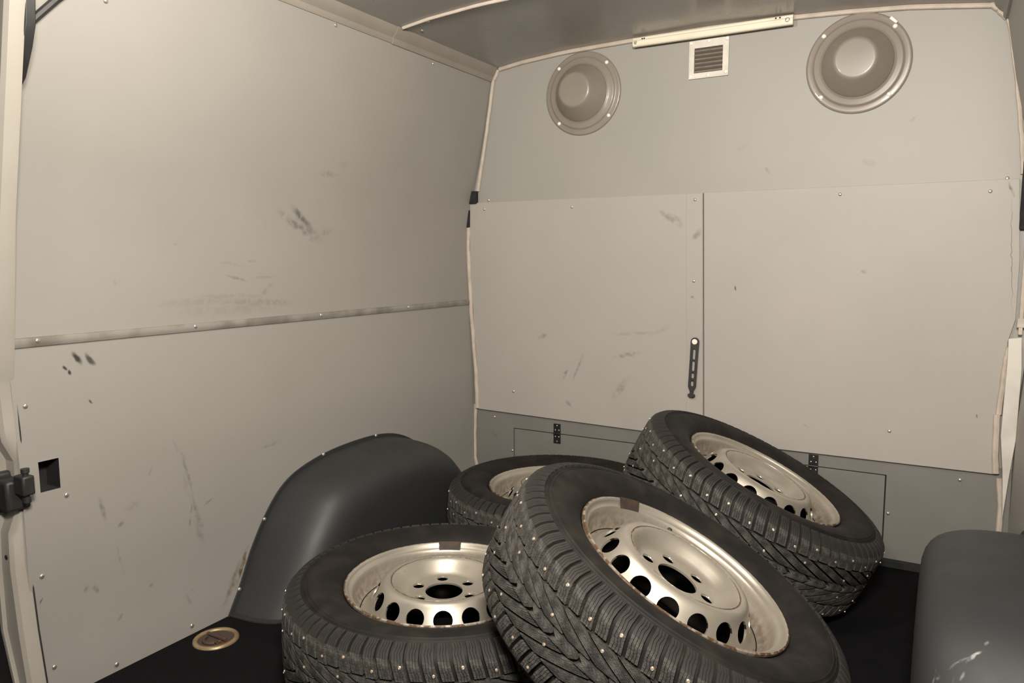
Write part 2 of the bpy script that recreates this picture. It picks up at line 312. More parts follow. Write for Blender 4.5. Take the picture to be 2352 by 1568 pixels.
for x, y in [(-1.466, 1.985), (-1.30, 1.925), (-1.41, 1.94)]:
    stick(rivet_me, 'rivet', (x, y, cz(x)), (0, 0, -1), ceiling)

# rail along the seam of the left wall, rounded plastic covers between wall and roof
def extrude_y(prof, y0, y1, ny=2):
    mb = MB(); n = len(prof); V = []; 
    for i in range(ny):
        y = y0+(y1-y0)*i/(ny-1)
        V += [(x, y, z) for x, z in prof]
    return mb.add(V, [(i*n+k, (i+1)*n+k, (i+1)*n+(k+1) % n, i*n+(k+1) % n) for i in range(ny-1) for k in range(n)]+[tuple(range(n)), tuple((ny-1)*n+k for k in range(n))[::-1]])
rxw = lx(0.74)
rail = extrude_y([(rxw-.002, .7285), (rxw+.004, .730), (rxw+.0065, .736), (rxw+.0065, .744), (rxw+.004, .7485), (rxw-.002, .750)], Y0+.006, YB-.004, 12)
trim_1 = rail.build('trim_1', mat('rail_grey', (0.2460, 0.2340, 0.2100), 0.4, col2=(0.1620, 0.1500, 0.1290), nscale=11, n0=0.45, n1=0.62), sharp=40); tag(trim_1, kind='structure')
for y in (1.235, 1.672, 2.096, 0.856): stick(rivet_me, 'rivet', (rxw+.0062, y, .742), (1, 0, 0), trim_1)
trim_2 = extrude_y([(-1.531, 1.567), (-1.522, 1.566), (-1.517, 1.574), (-1.518, 1.583), (-1.509, 1.592), (-1.500, 1.604), (-1.497, 1.613), (-1.505, 1.622), (-1.535, 1.600)], Y0, 1.905, 2).build('trim_2', cove_m, sharp=50); tag(trim_2, kind='structure')
extrude_y([(-1.531, 1.565), (-1.520, 1.564), (-1.515, 1.572), (-1.516, 1.582), (-1.507, 1.591), (-1.498, 1.603), (-1.495, 1.612), (-1.505, 1.622), (-1.535, 1.600)], 1.9055, YB-.004, 2).build('joined_length', cove_m, trim_2, sharp=50)
trim_3 = extrude_y([(.101, 1.545), (.092, 1.545), (.087, 1.552), (.087, 1.562), (.078, 1.570), (.068, 1.582), (.064, 1.594), (.075, 1.605), (.105, 1.58)], Y0, YB-.012, 2).build('trim_3', mat('cove_grey', (0.22, 0.215, 0.20), 0.4, nscale=9), sharp=50); tag(trim_3, kind='structure')

# bulkhead: sheet with a wide flap below, two grey boards screwed over its middle
LID = (-1.431, -0.136, 0.012, 0.2575)
prof_l = [(lx(z)-.004, z) for z in WZ if z > .3]
prof_r = [(rx(z)+.004, z) for z in WZ if z > .3]
poly = [(lx(.318)-.004, .318)]+[p for p in prof_l if p[1] > .33]+[(-1.50, 1.615)]+[(x, cz(x)+.003) for x in CX[1:-1]]+[(.072, 1.592)]+[p for p in prof_r if p[1] > .33][::-1]+[(rx(.318)+.004, .318)]
wf = MB().prism(poly, YB, YB+.012)
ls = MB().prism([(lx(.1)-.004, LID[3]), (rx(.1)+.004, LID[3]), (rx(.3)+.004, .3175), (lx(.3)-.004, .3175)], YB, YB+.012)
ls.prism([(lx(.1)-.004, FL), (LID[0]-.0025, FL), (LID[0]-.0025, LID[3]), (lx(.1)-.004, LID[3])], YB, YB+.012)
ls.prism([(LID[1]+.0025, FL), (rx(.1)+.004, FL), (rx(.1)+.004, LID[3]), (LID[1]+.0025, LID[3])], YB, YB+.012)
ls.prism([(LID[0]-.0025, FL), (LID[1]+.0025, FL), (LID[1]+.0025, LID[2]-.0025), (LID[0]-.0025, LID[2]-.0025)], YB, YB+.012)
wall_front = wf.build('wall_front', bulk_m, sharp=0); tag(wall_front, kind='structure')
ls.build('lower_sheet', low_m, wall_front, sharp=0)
MB().box((LID[0]-.05, YB+.0125, FL), (LID[1]+.05, YB+.016, LID[3]+.05)).build('flap_backing', dark_m, wall_front, sharp=0)
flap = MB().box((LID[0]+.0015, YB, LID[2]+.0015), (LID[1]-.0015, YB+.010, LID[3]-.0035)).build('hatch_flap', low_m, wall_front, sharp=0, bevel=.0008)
hinge_m = mat('hinge_black', (0.022, 0.021, 0.020), 0.4, metal=0.3, nscale=50)
for hx in (-1.245, -0.342):
    hg = MB()
    hg.box((hx-.0145, YB-.003, .261), (hx+.0145, YB-.0002, .294)); hg.box((hx-.0145, YB-.003, .219), (hx+.0145, YB-.0002, .253))
    hg.tube([(hx-.0145, YB-.004, .257), (hx+.0145, YB-.004, .257)], .004, 8)
    ho = hg.build('hinge', hinge_m, flap, sharp=40, bevel=.0008)
    for dx, z in ((0, .287), (-.007, .270), (.008, .270), (-.007, .245), (.008, .245), (0, .227)):
        mb = MB().lathe(dome(.0026, .0012), 8, '-y', (hx+dx, YB-.003, z), cap1=True); mb.build('hinge_screw', rivet_m, flap)
for x, z in [(-1.555+.012, 1.131), (.122, 1.125), (.057, .270), (-.124, .139), (-1.520, .291), (-1.439, .167), (-1.29, .312)]:
    stick(rivet_me, 'rivet', (x, YB-.0002, z), (0, -1, 0), wall_front)
bb = MB().box((-1.60, YB-.018, FL), (.16, YB-.001, 0.0)).build('baseboard_front', foam_m, bevel=.003); tag(bb, kind='structure')

def seal(path, r, flat=0.8): return MB().tube(path, r, 8, flat).build('edge_seal', cream_m, wall_front)
def wob(path, amp, n=6):
    out = []
    for i in range(len(path)-1):
        a, b = Vector(path[i]), Vector(path[i+1])
        for k in range(n):
            p = a.lerp(b, k/n); out.append((p.x+random.uniform(-amp, amp), p.y, p.z+random.uniform(-amp, amp)))
    out.append(path[-1]); return out
seal([(x, YB-.006, cz(x)-.006) for x in [-1.49+.05*i for i in range(32)]], .0075)
seal(wob([(-1.497, YB-.006, 1.606), (-1.503, YB-.006, 1.588), (-1.516, YB-.006, 1.571), (-1.546, YB-.006, 1.39), (-1.588, YB-.006, 1.166)], .0008), .007)
seal(wob([(-1.629, YB-.012, 1.03), (-1.629, YB-.012, .9), (-1.615, YB-.012, .66), (-1.597, YB-.012, .471), (-1.593, YB-.012, .322)], .0012), .008)
seal(wob([(-1.605, YB-.004, .335), (-1.610, YB-.004, .2), (-1.610, YB-.004, .125), (-1.598, YB-.004, .08)], .0012), .007)
seal(wob([(.060, YB-.006, 1.591), (.080, YB-.006, 1.573), (.098, YB-.006, 1.55)], .002), .009)
seal(wob([(.098, YB-.006, 1.553), (.105, YB-.006, 1.528), (.123, YB-.006, 1.424), (.134, YB-.006, 1.343), (.150, YB-.006, 1.215), (.157, YB-.006, 1.134)], .0008), .006)
seal(wob([(.153, YB-.014, .665), (.147, YB-.014, .62), (.139, YB-.014, .474)], .0012), .008)
seal(wob([(.136, YB-.014, .474), (.137, YB-.014, .38), (.142, YB-.014, .305)], .0012), .009)
seal(wob([(.152, YB-.004, .29), (.160, YB-.004, .2), (.158, YB-.004, .0)], .0012), .008)
MB().box((-1.628, YB-.022, 1.118), (-1.588, YB-.001, 1.166)).build('gap_filler', foam_m, wall_front, bevel=.003)
MB().box((-1.640, YB-.020, 1.028), (-1.622, YB-.001, 1.119)).build('gap_filler', foam_m, wall_front, bevel=.002)
MB().box((.156, YB-.020, .985), (.205, YB-.001, 1.17)).build('gap_filler', foam_m, wall_front, bevel=.003)
MB().box((-1.618, YB-.02, .03), (-1.596, YB-.001, .085)).build('gap_filler', foam_m, wall_front, bevel=.003)

def seamx(z): return -.713+(1.122-z)*.0275
TOPZ, LOWZ = 1.122, .303
bl = empty('partition_board', (-1.15, YB-.012, LOWZ)); tag(bl, 'grey board on the bulkhead with the overlapping cover strip and hanging black strap', 'board', 'boards screwed over the bulkhead')
keep(MB().prism([(-1.620, TOPZ), (seamx(TOPZ), TOPZ), (seamx(LOWZ), LOWZ), (-1.20, .312), (-1.587, .319), (-1.590, .471), (-1.607, .66), (-1.621, .9), (-1.621, 1.05)], YB-.012, YB-.0008).build('panel', board_m, None, 0, .0012), bl)
keep(MB().prism([(seamx(TOPZ)-.054, TOPZ-.001), (seamx(TOPZ)-.0015, TOPZ-.001), (seamx(LOWZ)-.0015, LOWZ), (seamx(LOWZ)-.056, LOWZ)], YB-.0155, YB-.0121).build('cover_strip', board_m, None, 0, .001), bl)
for x, z in [(-1.555, 1.096), (-1.185, 1.092), (-1.427, .403)]: stick(rivet_me, 'rivet', (x, YB-.0121, z), (0, -1, 0), bl)
for x, z in [(-.738, 1.100), (-.735, .834)]: stick(rivet_me, 'rivet', (x, YB-.0156, z), (0, -1, 0), bl)
br = empty('partition_board', (-.28, YB-.012, LOWZ)); tag(br, 'plain grey board on the bulkhead without any strip, beside the white corner bracket', 'board', 'boards screwed over the bulkhead')
keep(MB().prism([(seamx(TOPZ)+.003, TOPZ), (.150, TOPZ), (.163, .9), (.163, .74), (.149, .68), (.141, .47), (.139, LOWZ-.002), (seamx(LOWZ)+.003, LOWZ-.004)], YB-.012, YB-.0008).build('panel', board_m, None, 0, .0012), br)
for x, z in [(-.298, 1.099), (.084, 1.091), (-.132, .395)]: stick(rivet_me, 'rivet', (x, YB-.0121, z), (0, -1, 0), br)

# black rubber strap hanging from a screw on the cover strip
def rounded(cx, cz_, hw, hh, n=10):
    out = []
    for i in range(n): a = PI*i/(n-1); out.append((cx+hw*math.cos(a), cz_+(hh-hw)+hw*math.sin(a)))
    for i in range(n): a = PI+PI*i/(n-1); out.append((cx+hw*math.cos(a), cz_-(hh-hw)+hw*math.sin(a)))
    return out
def flat_curve(name, loops, thick, m, parent, sharp=35):
    cu = bpy.data.curves.new(name, 'CURVE'); cu.dimensions = '2D'; cu.fill_mode = 'BOTH'; cu.extrude = thick/2; cu.bevel_depth = thick*.12
    for lp in loops:
        sp = cu.splines.new('POLY'); sp.points.add(len(lp)-1)
        for p, (a, b) in zip(sp.points, lp): p.co = (a, b, 0, 1)
        sp.use_cyclic_u = True
    t = bpy.data.objects.new('tmp', cu); C.objects.link(t)
    dg = bpy.context.evaluated_depsgraph_get(); me = bpy.data.meshes.new_from_object(t.evaluated_get(dg)); bpy.data.objects.remove(t)
    me.name = name; me.shade_smooth(); me.set_sharp_from_angle(angle=math.radians(sharp))
    return link(name, me, m, parent)
strap = empty('rubber_strap', (-.724, YB-.022, .45)); tag(strap, 'black slotted rubber tie strap hanging from a screw beside the board seam', 'strap')
ol = []
for i in range(11): a = -PI*.05+PI*1.1*i/10; ol.append((.0135*math.cos(a), .0135*math.sin(a)))
ol += [(-.0125, -.06), (-.0125, -.150), (-.0085, -.160), (-.0055, -.165), (-.0055, -.176), (-.0115, -.1775), (-.0115, -.183), (-.004, -.187), (.004, -.187), (.0115, -.183), (.0115, -.1775), (.0055, -.176), (.0055, -.165), (.0085, -.160), (.0125, -.150), (.0125, -.06)]
slots = [rounded(0, -.042, .0052, .0185), rounded(0, -.081, .0052, .0185), rounded(0, -.1135, .0052, .0105), rounded(0, -.140, .0052, .0105)]
st = flat_curve('strap_band', [ol]+slots, .005, black_m, strap)
st.location = (0, .0, .183); st.rotation_euler = (PI/2-.04, math.radians(1.8), 0)
MB().lathe([(.0092, 0), (.0092, .002), (.0085, .003), (.0045, .0032), (.0042, .0022), (.0003, .0022)], 20, '-y', (0, -.0035, .183), cap1=True).build('washer_screw', cap_m, strap)

# two conical covers and the louvre grille of the upper bulkhead
def cone_cover(cx, cz_, angs, label):
    t = empty('conical_cover', (cx, YB, cz_)); tag(t, label, 'cover', 'round covers on the upper bulkhead')
    MB().lathe([(.143, .0002), (.1428, .004), (.140, .0065), (.136, .007), (.126, .007), (.1225, .0085), (.1205, .0125), (.1175, .0135), (.105, .0135), (.1005, .0155), (.0985, .0175), (.096, .0175)], 72, '-y').build('flange', taupe_m, t, 60)
    MB().lathe([(.0985, .0150), (.0975, .019), (.095, .0235), (.063, .070), (.0585, .0765), (.054, .079), (.049, .0795), (.0005, .0795)], 72, '-y', cap1=True).build('cone', taupe_m, t, 60)
    for a in angs:
        o = bpy.data.objects.new('screw_cap', cap_me); C.objects.link(o); o.parent = t
        o.location = (.131*math.cos(math.radians(a)), -.0068, .131*math.sin(math.radians(a))); o.rotation_euler = (PI/2, 0, 0)
    return t
cone_cover(-1.151, 1.484, (134, 46, -40, -133), 'taupe round cone cover between the wall with the rail and the vent grille')
cv = cone_cover(-.267, 1.476, (137, 44, -48, -138), 'taupe round cover with a white fleck on its rim')
MB().add([(.078, -.0088, .114), (.096, -.0088, .098), (.100, -.0088, .103), (.084, -.0088, .119), (.078, -.0070, .114), (.096, -.0070, .098), (.100, -.0070, .103), (.084, -.0070, .119)], [(0,1,2,3),(0,4,5,1),(1,5,6,2),(2,6,7,3),(3,7,4,0)]).build('white_fleck', cap_m, cv, 0)  # small white fleck on the flange rim

vg = empty('vent_grille', (-.708, YB, 1.487)); tag(vg, 'square white louvre grille with six slats under the cream bar', 'grille')
gx0, gx1, gz0, gz1 = -.064, .064, 0.0, .120; ox0, ox1, oz0, oz1 = -.047, .045, .018, .096
g = MB(); yf = -.0045
g.box((gx0, yf, gz0), (gx1, 0, oz0)); g.box((gx0, yf, oz1), (gx1, 0, gz1)); g.box((gx0, yf, oz0), (ox0, 0, oz1)); g.box((ox1, yf, oz0), (gx1, 0, oz1))
g.build('frame', white_m, vg, 0)
lip = MB(); lip.box((gx0, yf-.004, gz0), (gx1, yf, gz0+.005)); lip.box((gx0, yf-.002, gz0), (gx0+.003, yf, gz1)); lip.box((gx1-.003, yf-.002, gz0), (gx1, yf, gz1)); lip.build('raised_lip', white_m, vg, 0, .0008)
MB().box((ox0-.002, -.0012, oz0-.002), (ox1+.002, -.0002, oz1+.002)).build('backing', mat('grille_backing', (0.075, 0.055, 0.042), 0.8, nscale=40), vg, 0)
pitch_s = (oz1-oz0)/6
for i in range(6):
    z = oz0+pitch_s*i
    MB().prism([(-.001, z+.0015), (-.0065, z+.0035), (-.0075, z+.0052), (-.0055, z+.0062), (-.001, z+.0050)], ox0, ox1, 'yz').build('slat', slat_m, vg, 40)
for x, z in [(-.058, .113), (0, .114), (.058, .114), (.056, .012), (0, .008), (-.058, .008)]:
    stick(cap_me, 'screw_cap', (-.708+x, YB+yf, 1.487+z), (0, -1, 0), vg)

bar = empty('mounting_bar', (-.702, YB-.04, 1.607)); tag(bar, 'cream painted metal bar screwed below the ceiling above the louvre grille', 'bar')
bar.rotation_euler = (0, 0, 0)
keep(extrude_x := MB().add(*(lambda pr: ([(-.956, y, z) for y, z in pr]+[(-.448, y, z-.002) for y, z in pr], [tuple(range(len(pr))), tuple(range(2*len(pr)-1, len(pr)-1, -1))]+[(i, len(pr)+i, len(pr)+(i+1) % len(pr), (i+1) % len(pr)) for i in range(len(pr))]))(
    [(YB-.030, 1.638), (YB-.033, 1.634), (YB-.033, 1.629), (YB-.036, 1.626), (YB-.036, 1.614), (YB-.033, 1.609), (YB-.024, 1.608), (YB-.018, 1.612), (YB-.018, 1.638)])).build('channel', barm, None, 25, .001), bar)
for x, r in ((-.944, .0055), (-.463, .0068)):
    keep(MB().lathe([(r, 0), (r, .003), (r*.7, .004), (r*.5, .0025), (.0003, .0025)], 14, '-y', (x, YB-.036, 1.620), cap1=True).build('bolt', rivet_m, None), bar)
for x in (-.925, -.918, -.50, -.488): keep(MB().box((x, YB-.0342, 1.6285), (x+.0045, YB-.0328, 1.633)).build('notch', dark_m, None, 0), bar)

# corner bracket and tape on the right wall
cb_ = MB().prism([(.148, .69), (.178, .694), (.183, .605), (.181, .411), (.171, .299), (.163, .186), (.155, .322), (.1455, .419), (.149, .627)], YB-.046, YB-.040)
cbo = cb_.build('corner_bracket', mat('bracket_cream', (0.60, 0.57, 0.51), 0.42, col2=(0.50, 0.475, 0.42), nscale=12), None, 0, .0015); tag(cbo, 'pale metal corner bracket standing between the plain board and the side wall', 'bracket')
MB().box((.166, YB-.030, .72), (.203, YB-.022, .745)).build('strap_tab', cream_m, wall_right, 0, .001)
MB().box((.170, YB-.028, .70), (.180, YB-.020, 1.0)).build('edge_seal', cream_m, wall_right, 0, .002)

# lashing ring let into the floor
lr = empty('lashing_ring', (-1.522, 1.176, FL)); tag(lr, 'round brass coloured lashing ring in the dark floor beside the wheel arch', 'lashing ring')
MB().lathe([(.0545, .0), (.0535, .004), (.050, .0065), (.0455, .006), (.043, .0035), (.0425, .0005)], 40, 'z').build('collar', brass_m, lr, 60)
MB().lathe([(.0435, .001), (.040, .0012), (.0005, .0014)], 32, 'z', cap1=True).build('cup', rustbar_m, lr)
MB().tube([(.024*math.cos(t), .024*math.sin(t)-.006, .0045) for t in [PI*1.0+PI*k/10 for k in range(11)]], .004, 8).build('bail', rustbar_m, lr)
MB().tube([(-.034, .004, .0055), (.034, .004, .0055)], .0045, 8).build('cross_bar', rustbar_m, lr)

# wheel arch covers
def arch(side):
    yc, half = 1.80, .515
    OY = [(1.285, FL), (1.305, .004), (1.333, .041), (1.378, .118), (1.42, .188), (1.473, .250), (1.515, .278), (1.558, .296), (1.651, .318), (1.762, .326), (1.85, .327), (1.93, .322), (2.0, .307), (2.06, .283), (2.12, .245), (2.18, .185), (2.24, .10), (2.285, .03), (2.31, FL)]
    W = .188
    sec = [(0.0, 1.0), (.03, .999), (.06, .994), (.09, .984), (.115, .968), (.138, .945), (.156, .915), (.170, .875), (.180, .825), (.186, .76), (W, .68), (W, .45), (W, 0.0)]
    lipsec = [(0.0, 1.028), (.004, 1.026), (.004, 1.0)]
    t = empty('wheel_arch_cover', ((lx(FL)+.09) if side < 0 else (rx(FL)-.09), yc, FL))
    def pt(u, k, oy, oz):
        z = FL+(oz-FL)*k*(1.0 if side < 0 else .955); y = yc+(oy-yc)*(k if k > .6 else (.6+.4*(k/.6)*.4+.0) if False else max(k, .55))
        xw = lx(z) if side < 0 else rx(z)
        xb = (lx(FL)+u) if side < 0 else (rx(FL)-u)
        f = min(1, u/.06)
        return (xw+((u if side < 0 else -u))*(1-f)+(xb-xw)*f, y, z)
    V = []; F = []; m = len(sec)
    fine = []
    for i in range(len(OY)-1):
        for q in range(3):
            f = q/3; fine.append((OY[i][0]*(1-f)+OY[i+1][0]*f, OY[i][1]*(1-f)+OY[i+1][1]*f))
    fine.append(OY[-1])
    for _ in range(3): fine = [fine[0]]+[tuple((fine[i-1][k]+2*fine[i][k]+fine[i+1][k])/4 for k in (0, 1)) for i in range(1, len(fine)-1)]+[fine[-1]]
    for (oy, oz) in fine:
        for u, k in sec: V.append(pt(u, k, oy, oz))
    for i in range(len(fine)-1):
        for k in range(m-1): F.append((i*m+k, (i+1)*m+k, (i+1)*m+k+1, i*m+k+1))
    sh = MB().add(V, F).build('shell', arch_m, None, 60); keep(sh, t)
    V = []; F = []; m = len(lipsec)
    for (oy, oz) in fine:
        for u, k in lipsec:
            p = pt(0.0, k, oy, oz); V.append((p[0]+(u if side < 0 else -u), p[1], max(p[2], FL)))
    for i in range(len(fine)-1):
        for k in range(m-1): F.append((i*m+k, (i+1)*m+k, (i+1)*m+k+1, i*m+k+1))
    keep(MB().add(V, F).build('lip', arch_m, None, 40), t)
    # foot flange lying on the floor
    foot = []
    for (u, k) in sec[:10]:
        p = pt(u, k, OY[0][0], FL+.001); foot.append(p)
    fv = []; 
    for p in foot: fv += [(p[0], p[1]+.004, FL+.0008), (p[0], p[1]-.012, FL+.0008), (p[0], p[1]-.012, FL+.004), (p[0], p[1]+.004, FL+.006)]
    ff = [(4*i+k, 4*i+(k+1) % 4, 4*i+4+(k+1) % 4, 4*i+4+k) for i in range(len(foot)-1) for k in range(4)]+[(0, 1, 2, 3), tuple(4*(len(foot)-1)+k for k in (3, 2, 1, 0))]
    keep(MB().add(fv, ff).build('foot_flange', arch_m, None, 40), t)
    for y, z in [(1.42, .190), (1.653, .320), (1.895, .328), (1.318, .03)]:
        x = (lx(z)+.004) if side < 0 else (rx(z)-.004)
        stick(rivet_me, 'rivet', (x, y-.004, z+.004), (1 if side < 0 else -1, 0, 0), t)
    return t
tag(arch(-1), 'grey plastic wheel arch cover on the wall with the rail, behind flat wheel', 'arch cover', 'wheel arch covers')
ra = arch(1); tag(ra, 'scuffed dark grey plastic wheel arch cover below the pale corner bracket', 'arch cover', 'wheel arch covers')
# white scuffs on the scratched cover
SCUFF = [(0.071, 1.474, 0.013, 0.0028, 0.57, 0.9, 4), (0.09, 1.492, 0.0053, 0.003, 0.72, 0.5, 4), (0.045, 1.383, 0.0311, 0.0028, 1.47, 0.45, 4), (0.021, 1.313, 0.0452, 0.003, 1.48, 0.5, 4), (0.031, 1.326, 0.0312, 0.0032, 1.46, 0.75, 4), (0.075, 1.406, 0.0226, 0.0026, -1.48, 0.55, 4), (0.02, 1.461, 0.004, 0.004, -0.98, 0.35, 4), (0.021, 1.436, 0.0115, 0.004, -0.09, 0.25, 4), (0.054, 1.452, 0.006, 0.003, 0.93, 0.35, 4), (0.014, 1.356, 0.0062, 0.003, 1.33, 0.35, 4), (0.01, 1.44, 0.03, 0.0022, 1.4, 0.35, 4), (0.055, 1.47, 0.02, 0.002, 0.3, 0.3, 4), (0.0, 1.36, 0.035, 0.0025, 1.5, 0.4, 4), (0.035, 1.42, 0.03, 0.002, 1.35, 0.45, 4)]
scuff_m = mat('arch_plastic_scuffed', (0.0289, 0.0301, 0.0318), 0.55, col2=(0.0248, 0.0254, 0.0272), nscale=9, rough2=0.62, bump=0.06, bscale=160)
smudges(scuff_m, SCUFF, 'z')
for o in ra.children:
    if o.name.startswith('shell'): o.data.materials.clear(); o.data.materials.append(scuff_m)

# rear door pillar with its black hinge
dp = empty('door_pillar', (-1.64, .79, FL)); tag(dp, 'cream painted steel rear door pillar with small bolt holes beside the black hinge', 'pillar')
st_ = [(1.62, -1.44, .775), (1.377, -1.488, .775), (1.150, -1.539, .775), (.988, -1.575, .775), (.733, -1.613, .775), (.672, -1.622, .775), (.661, -1.626, .775), (.575, -1.619, .775), (.545, -1.617, .777), (.500, -1.619, .798), (.405, -1.619, .798), (.355, -1.617, .777), (.280, -1.616, .775), (.144, -1.601, .775), (.036, -1.583, .775), (FL-.25, -1.555, .775)]
V = []; F = []; XL = lambda z: -1.675 if z > .40 else (-1.672+max(0, .15-z)*.30)
for z, x, y in st_:
    xl = XL(z)
    V += [(xl-.05, .79, z), (xl, .776, z), (xl+.002, .768, z), (xl+.011, .768, z), (xl+.014, y, z), (x-.012, y, z), (x-.004, y+.006, z), (x, .800, z), (x-.001, .8075, z)]
m = 9
for i in range(len(st_)-1):
    for k in range(m-1): F.append((i*m+k, i*m+k+1, (i+1)*m+k+1, (i+1)*m+k))
po = MB().add(V, F).build('post', pillar_m, None, 25); keep(po, dp)
for x, z in [(-1.538, 1.204), (-1.599, .744), (-1.628, .545+.02), (-1.627, .304)]:
    light = z > .7
    keep(MB().lathe(dome(.0055, .003) if light else [(.005, 0), (.005, .0008), (.0003, .0008)], 12, '-y', (x-.012, .775, z), cap1=True).build('bolt' if light else 'bolt_hole', rivet_m if light else dark_m, None), dp)
MB_s = MB().tube([(x-.0006, .8080, z) for z, x, y in st_[6:]], .0018, 6)
keep(MB_s.build('rubber_edge', black_m, None), dp)
dh = empty('door_hinge', (-1.62, .79, .43)); tag(dh, 'black door hinge on the cream pillar beside the square wall cutout', 'hinge')
keep(MB().box((-1.70, .752, .395), (-1.645, .812, .478)).build('body', black_m, None, 30, .006), dh)
keep(MB().box((-1.655, .765, .405), (-1.600, .812, .468)).build('arm', black_m, None, 30, .006), dh)
keep(MB().lathe([(.0005, .425), (.008, .425), (.008, .434), (.0055, .436), (.0055, .484), (.008, .486), (.008, .494), (.0005, .494)], 14, 'z', (-1.578, .792, 0)).build('pin', black_m, None), dh)
keep(MB().box((-1.602, .780, .440), (-1.566, .804, .480)).build('knuckle', black_m, None, 30, .004), dh)
tr = MB().prism([(-1.55, 1.60), (-1.483, 1.60), (-1.488, 1.384), (-1.493, 1.339), (-1.509, 1.301), (-1.538, 1.250), (-1.553, 1.238), (-1.560, 1.26)], .806, .825)
tro = tr.build('pillar_trim', black_m, None, 30, .002); tag(tro, 'black plastic trim tapering down behind the top of the cream pillar', 'trim')
sg = MB().tube([(lx(z)+.006, y, z) for y, z in [(.842, 1.352), (.864, 1.378), (.896, 1.414), (.95, 1.468), (1.02, 1.53)]], .008, 8)
sgo = sg.build('rubber_gasket', black_m); tag(sgo, 'dark rubber gasket slanting up the wall beside the black pillar trim', 'gasket')

# ------------------------------------------------------------------ wheels
RB, HW = .342, .116
half = [(.342, 0), (.3418, .02), (.3412, .04), (.3402, .06), (.338, .078), (.3345, .088), (.328, .0965), (.319, .1032), (.309, .1083), (.3068, .1093), (.3055, .1113), (.3042, .1102), (.3000, .1116), (.2985, .1136), (.2970, .1124), (.285, .1145), (.268, .1125), (.252, .1080), (.238, .1010), (.227, .0925), (.2205, .0850)]
smooth = [(.342, 0), (.3418, .02), (.3412, .04), (.3402, .06), (.338, .078), (.3345, .088), (.328, .0965), (.319, .1032), (.309, .1083), (.297, .1125)]
AL = [0]
for i in range(1, len(smooth)): AL.append(AL[-1]+math.dist(smooth[i-1], smooth[i]))
def surf(s, hgt):
    sg_ = 1 if s >= 0 else -1; s = abs(s)
    r = interp(s, AL, [p[0] for p in smooth]); z = interp(s, AL, [p[1] for p in smooth])
    e = .006; r1 = interp(s+e, AL, [p[0] for p in smooth]); z1 = interp(s+e, AL, [p[1] for p in smooth]); r0 = interp(max(s-e, 0), AL, [p[0] for p in smooth]); z0 = interp(max(s-e, 0), AL, [p[1] for p in smooth])
    tr_, tz = r1-r0, z1-z0; l = math.hypot(tr_, tz) or 1
    return r+hgt*tz/l, sg_*(z-hgt*tr_/l)
tire_me = MB().lathe([(r, -z) for r, z in half[::-1]][:-1]+half, 120, 'z').mesh('tire', 40); tire_me.materials.append(rub_m)
NS = 76; P = 2*PI*RB/NS
def block(name, s0, s1, cen, width, nsl, hfun, ns=6, gap=.0008, amp=.0008, base=-.0015, cut=None):
    mb = MB(); sw = width/nsl
    for j in range(nsl):
        rows = []
        for i in range(ns+1):
            s = s0+(s1-s0)*i/ns; wv = amp*(1 if i % 2 else -1)
            lo = cen(s)-width/2+j*sw+(gap/2 if j else 0)+(wv if j else 0)
            hi = cen(s)-width/2+(j+1)*sw-(gap/2 if j < nsl-1 else 0)+(wv if j < nsl-1 else 0)
            rows.append((s, lo, hi))
        V = []
        for i, (s, lo, hi) in enumerate(rows):
            ht = hfun(s)*(0.93 if i in (0, ns) else 1)
            for u, hh in ((lo, base), (lo, ht), (hi, ht), (hi, base)):
                r, z = surf(s, hh); a = u/RB; V.append((r*math.cos(a), r*math.sin(a), z))
        F = [(0, 1, 2, 3), tuple(4*ns+k for k in (3, 2, 1, 0))]
        for i in range(ns):
            for k in range(3): F.append((4*i+k, 4*i+4+k, 4*i+5+k, 4*i+1+k))
        mb.add(V, F)
    me = mb.mesh(name, 25); me.materials.append(tread_m); me.materials.append(shoulder_m)
    for p in me.polygons:
        if abs(p.center.z) > .0905: p.material_index = 1
    return me
def hsh(s): s = abs(s); return .0108 if s < .086 else .0108-.0060*min(1, (s-.086)/.03)
BLK = {}
for sd in (1, -1):
    BLK['sh', sd] = block('tread_block', sd*.0555, sd*.119, lambda s: -.30*(abs(s)-.0555) if abs(s) < .09 else -.30*.0345, P-.0070, 4, hsh)
    BLK['sh2', sd] = block('tread_block', sd*.0525, sd*.119, lambda s: -.30*(abs(s)-.0555) if abs(s) < .09 else -.30*.0345, P-.0070, 4, hsh, amp=.0011)
    BLK['mid', sd] = block('tread_block', sd*.0130, sd*.0495, lambda s: -2.6*(abs(s)-.013), 2*P-.0135, 6, lambda s: .0108, gap=.0018, amp=.0016)
BLK['cen', 1] = block('tread_block', -.0095, .0095, lambda s: .0095*1.3-1.3*abs(s), 2*P-.010, 6, lambda s: .0108, ns=4)
def stud_mesh(s):
    r, z = surf(s, .0109); r1, z1 = surf(s, .0129); nv = Vector((r1-r, 0, z1-z)).normalized()
    mb = MB().lathe([(.0031, -.002), (.0031, .0006), (.0024, .0010), (.0016, .0006), (.0013, .0006), (.0012, .0016), (.0003, .0018)], 9, 'z', cap1=True)
    q = nv.to_track_quat('Z', 'Y').to_matrix()
    mb.v = [tuple(q @ Vector(p)+Vector((r, 0, z))) for p in mb.v]
    me = mb.mesh('stud', 50); me.materials.append(stud_m); return me
STUD = {(k, sd): stud_mesh(sd*s) for k, s in (('a', .066), ('b', .078), ('c', .024), ('d', .040)) for sd in (1, -1)}

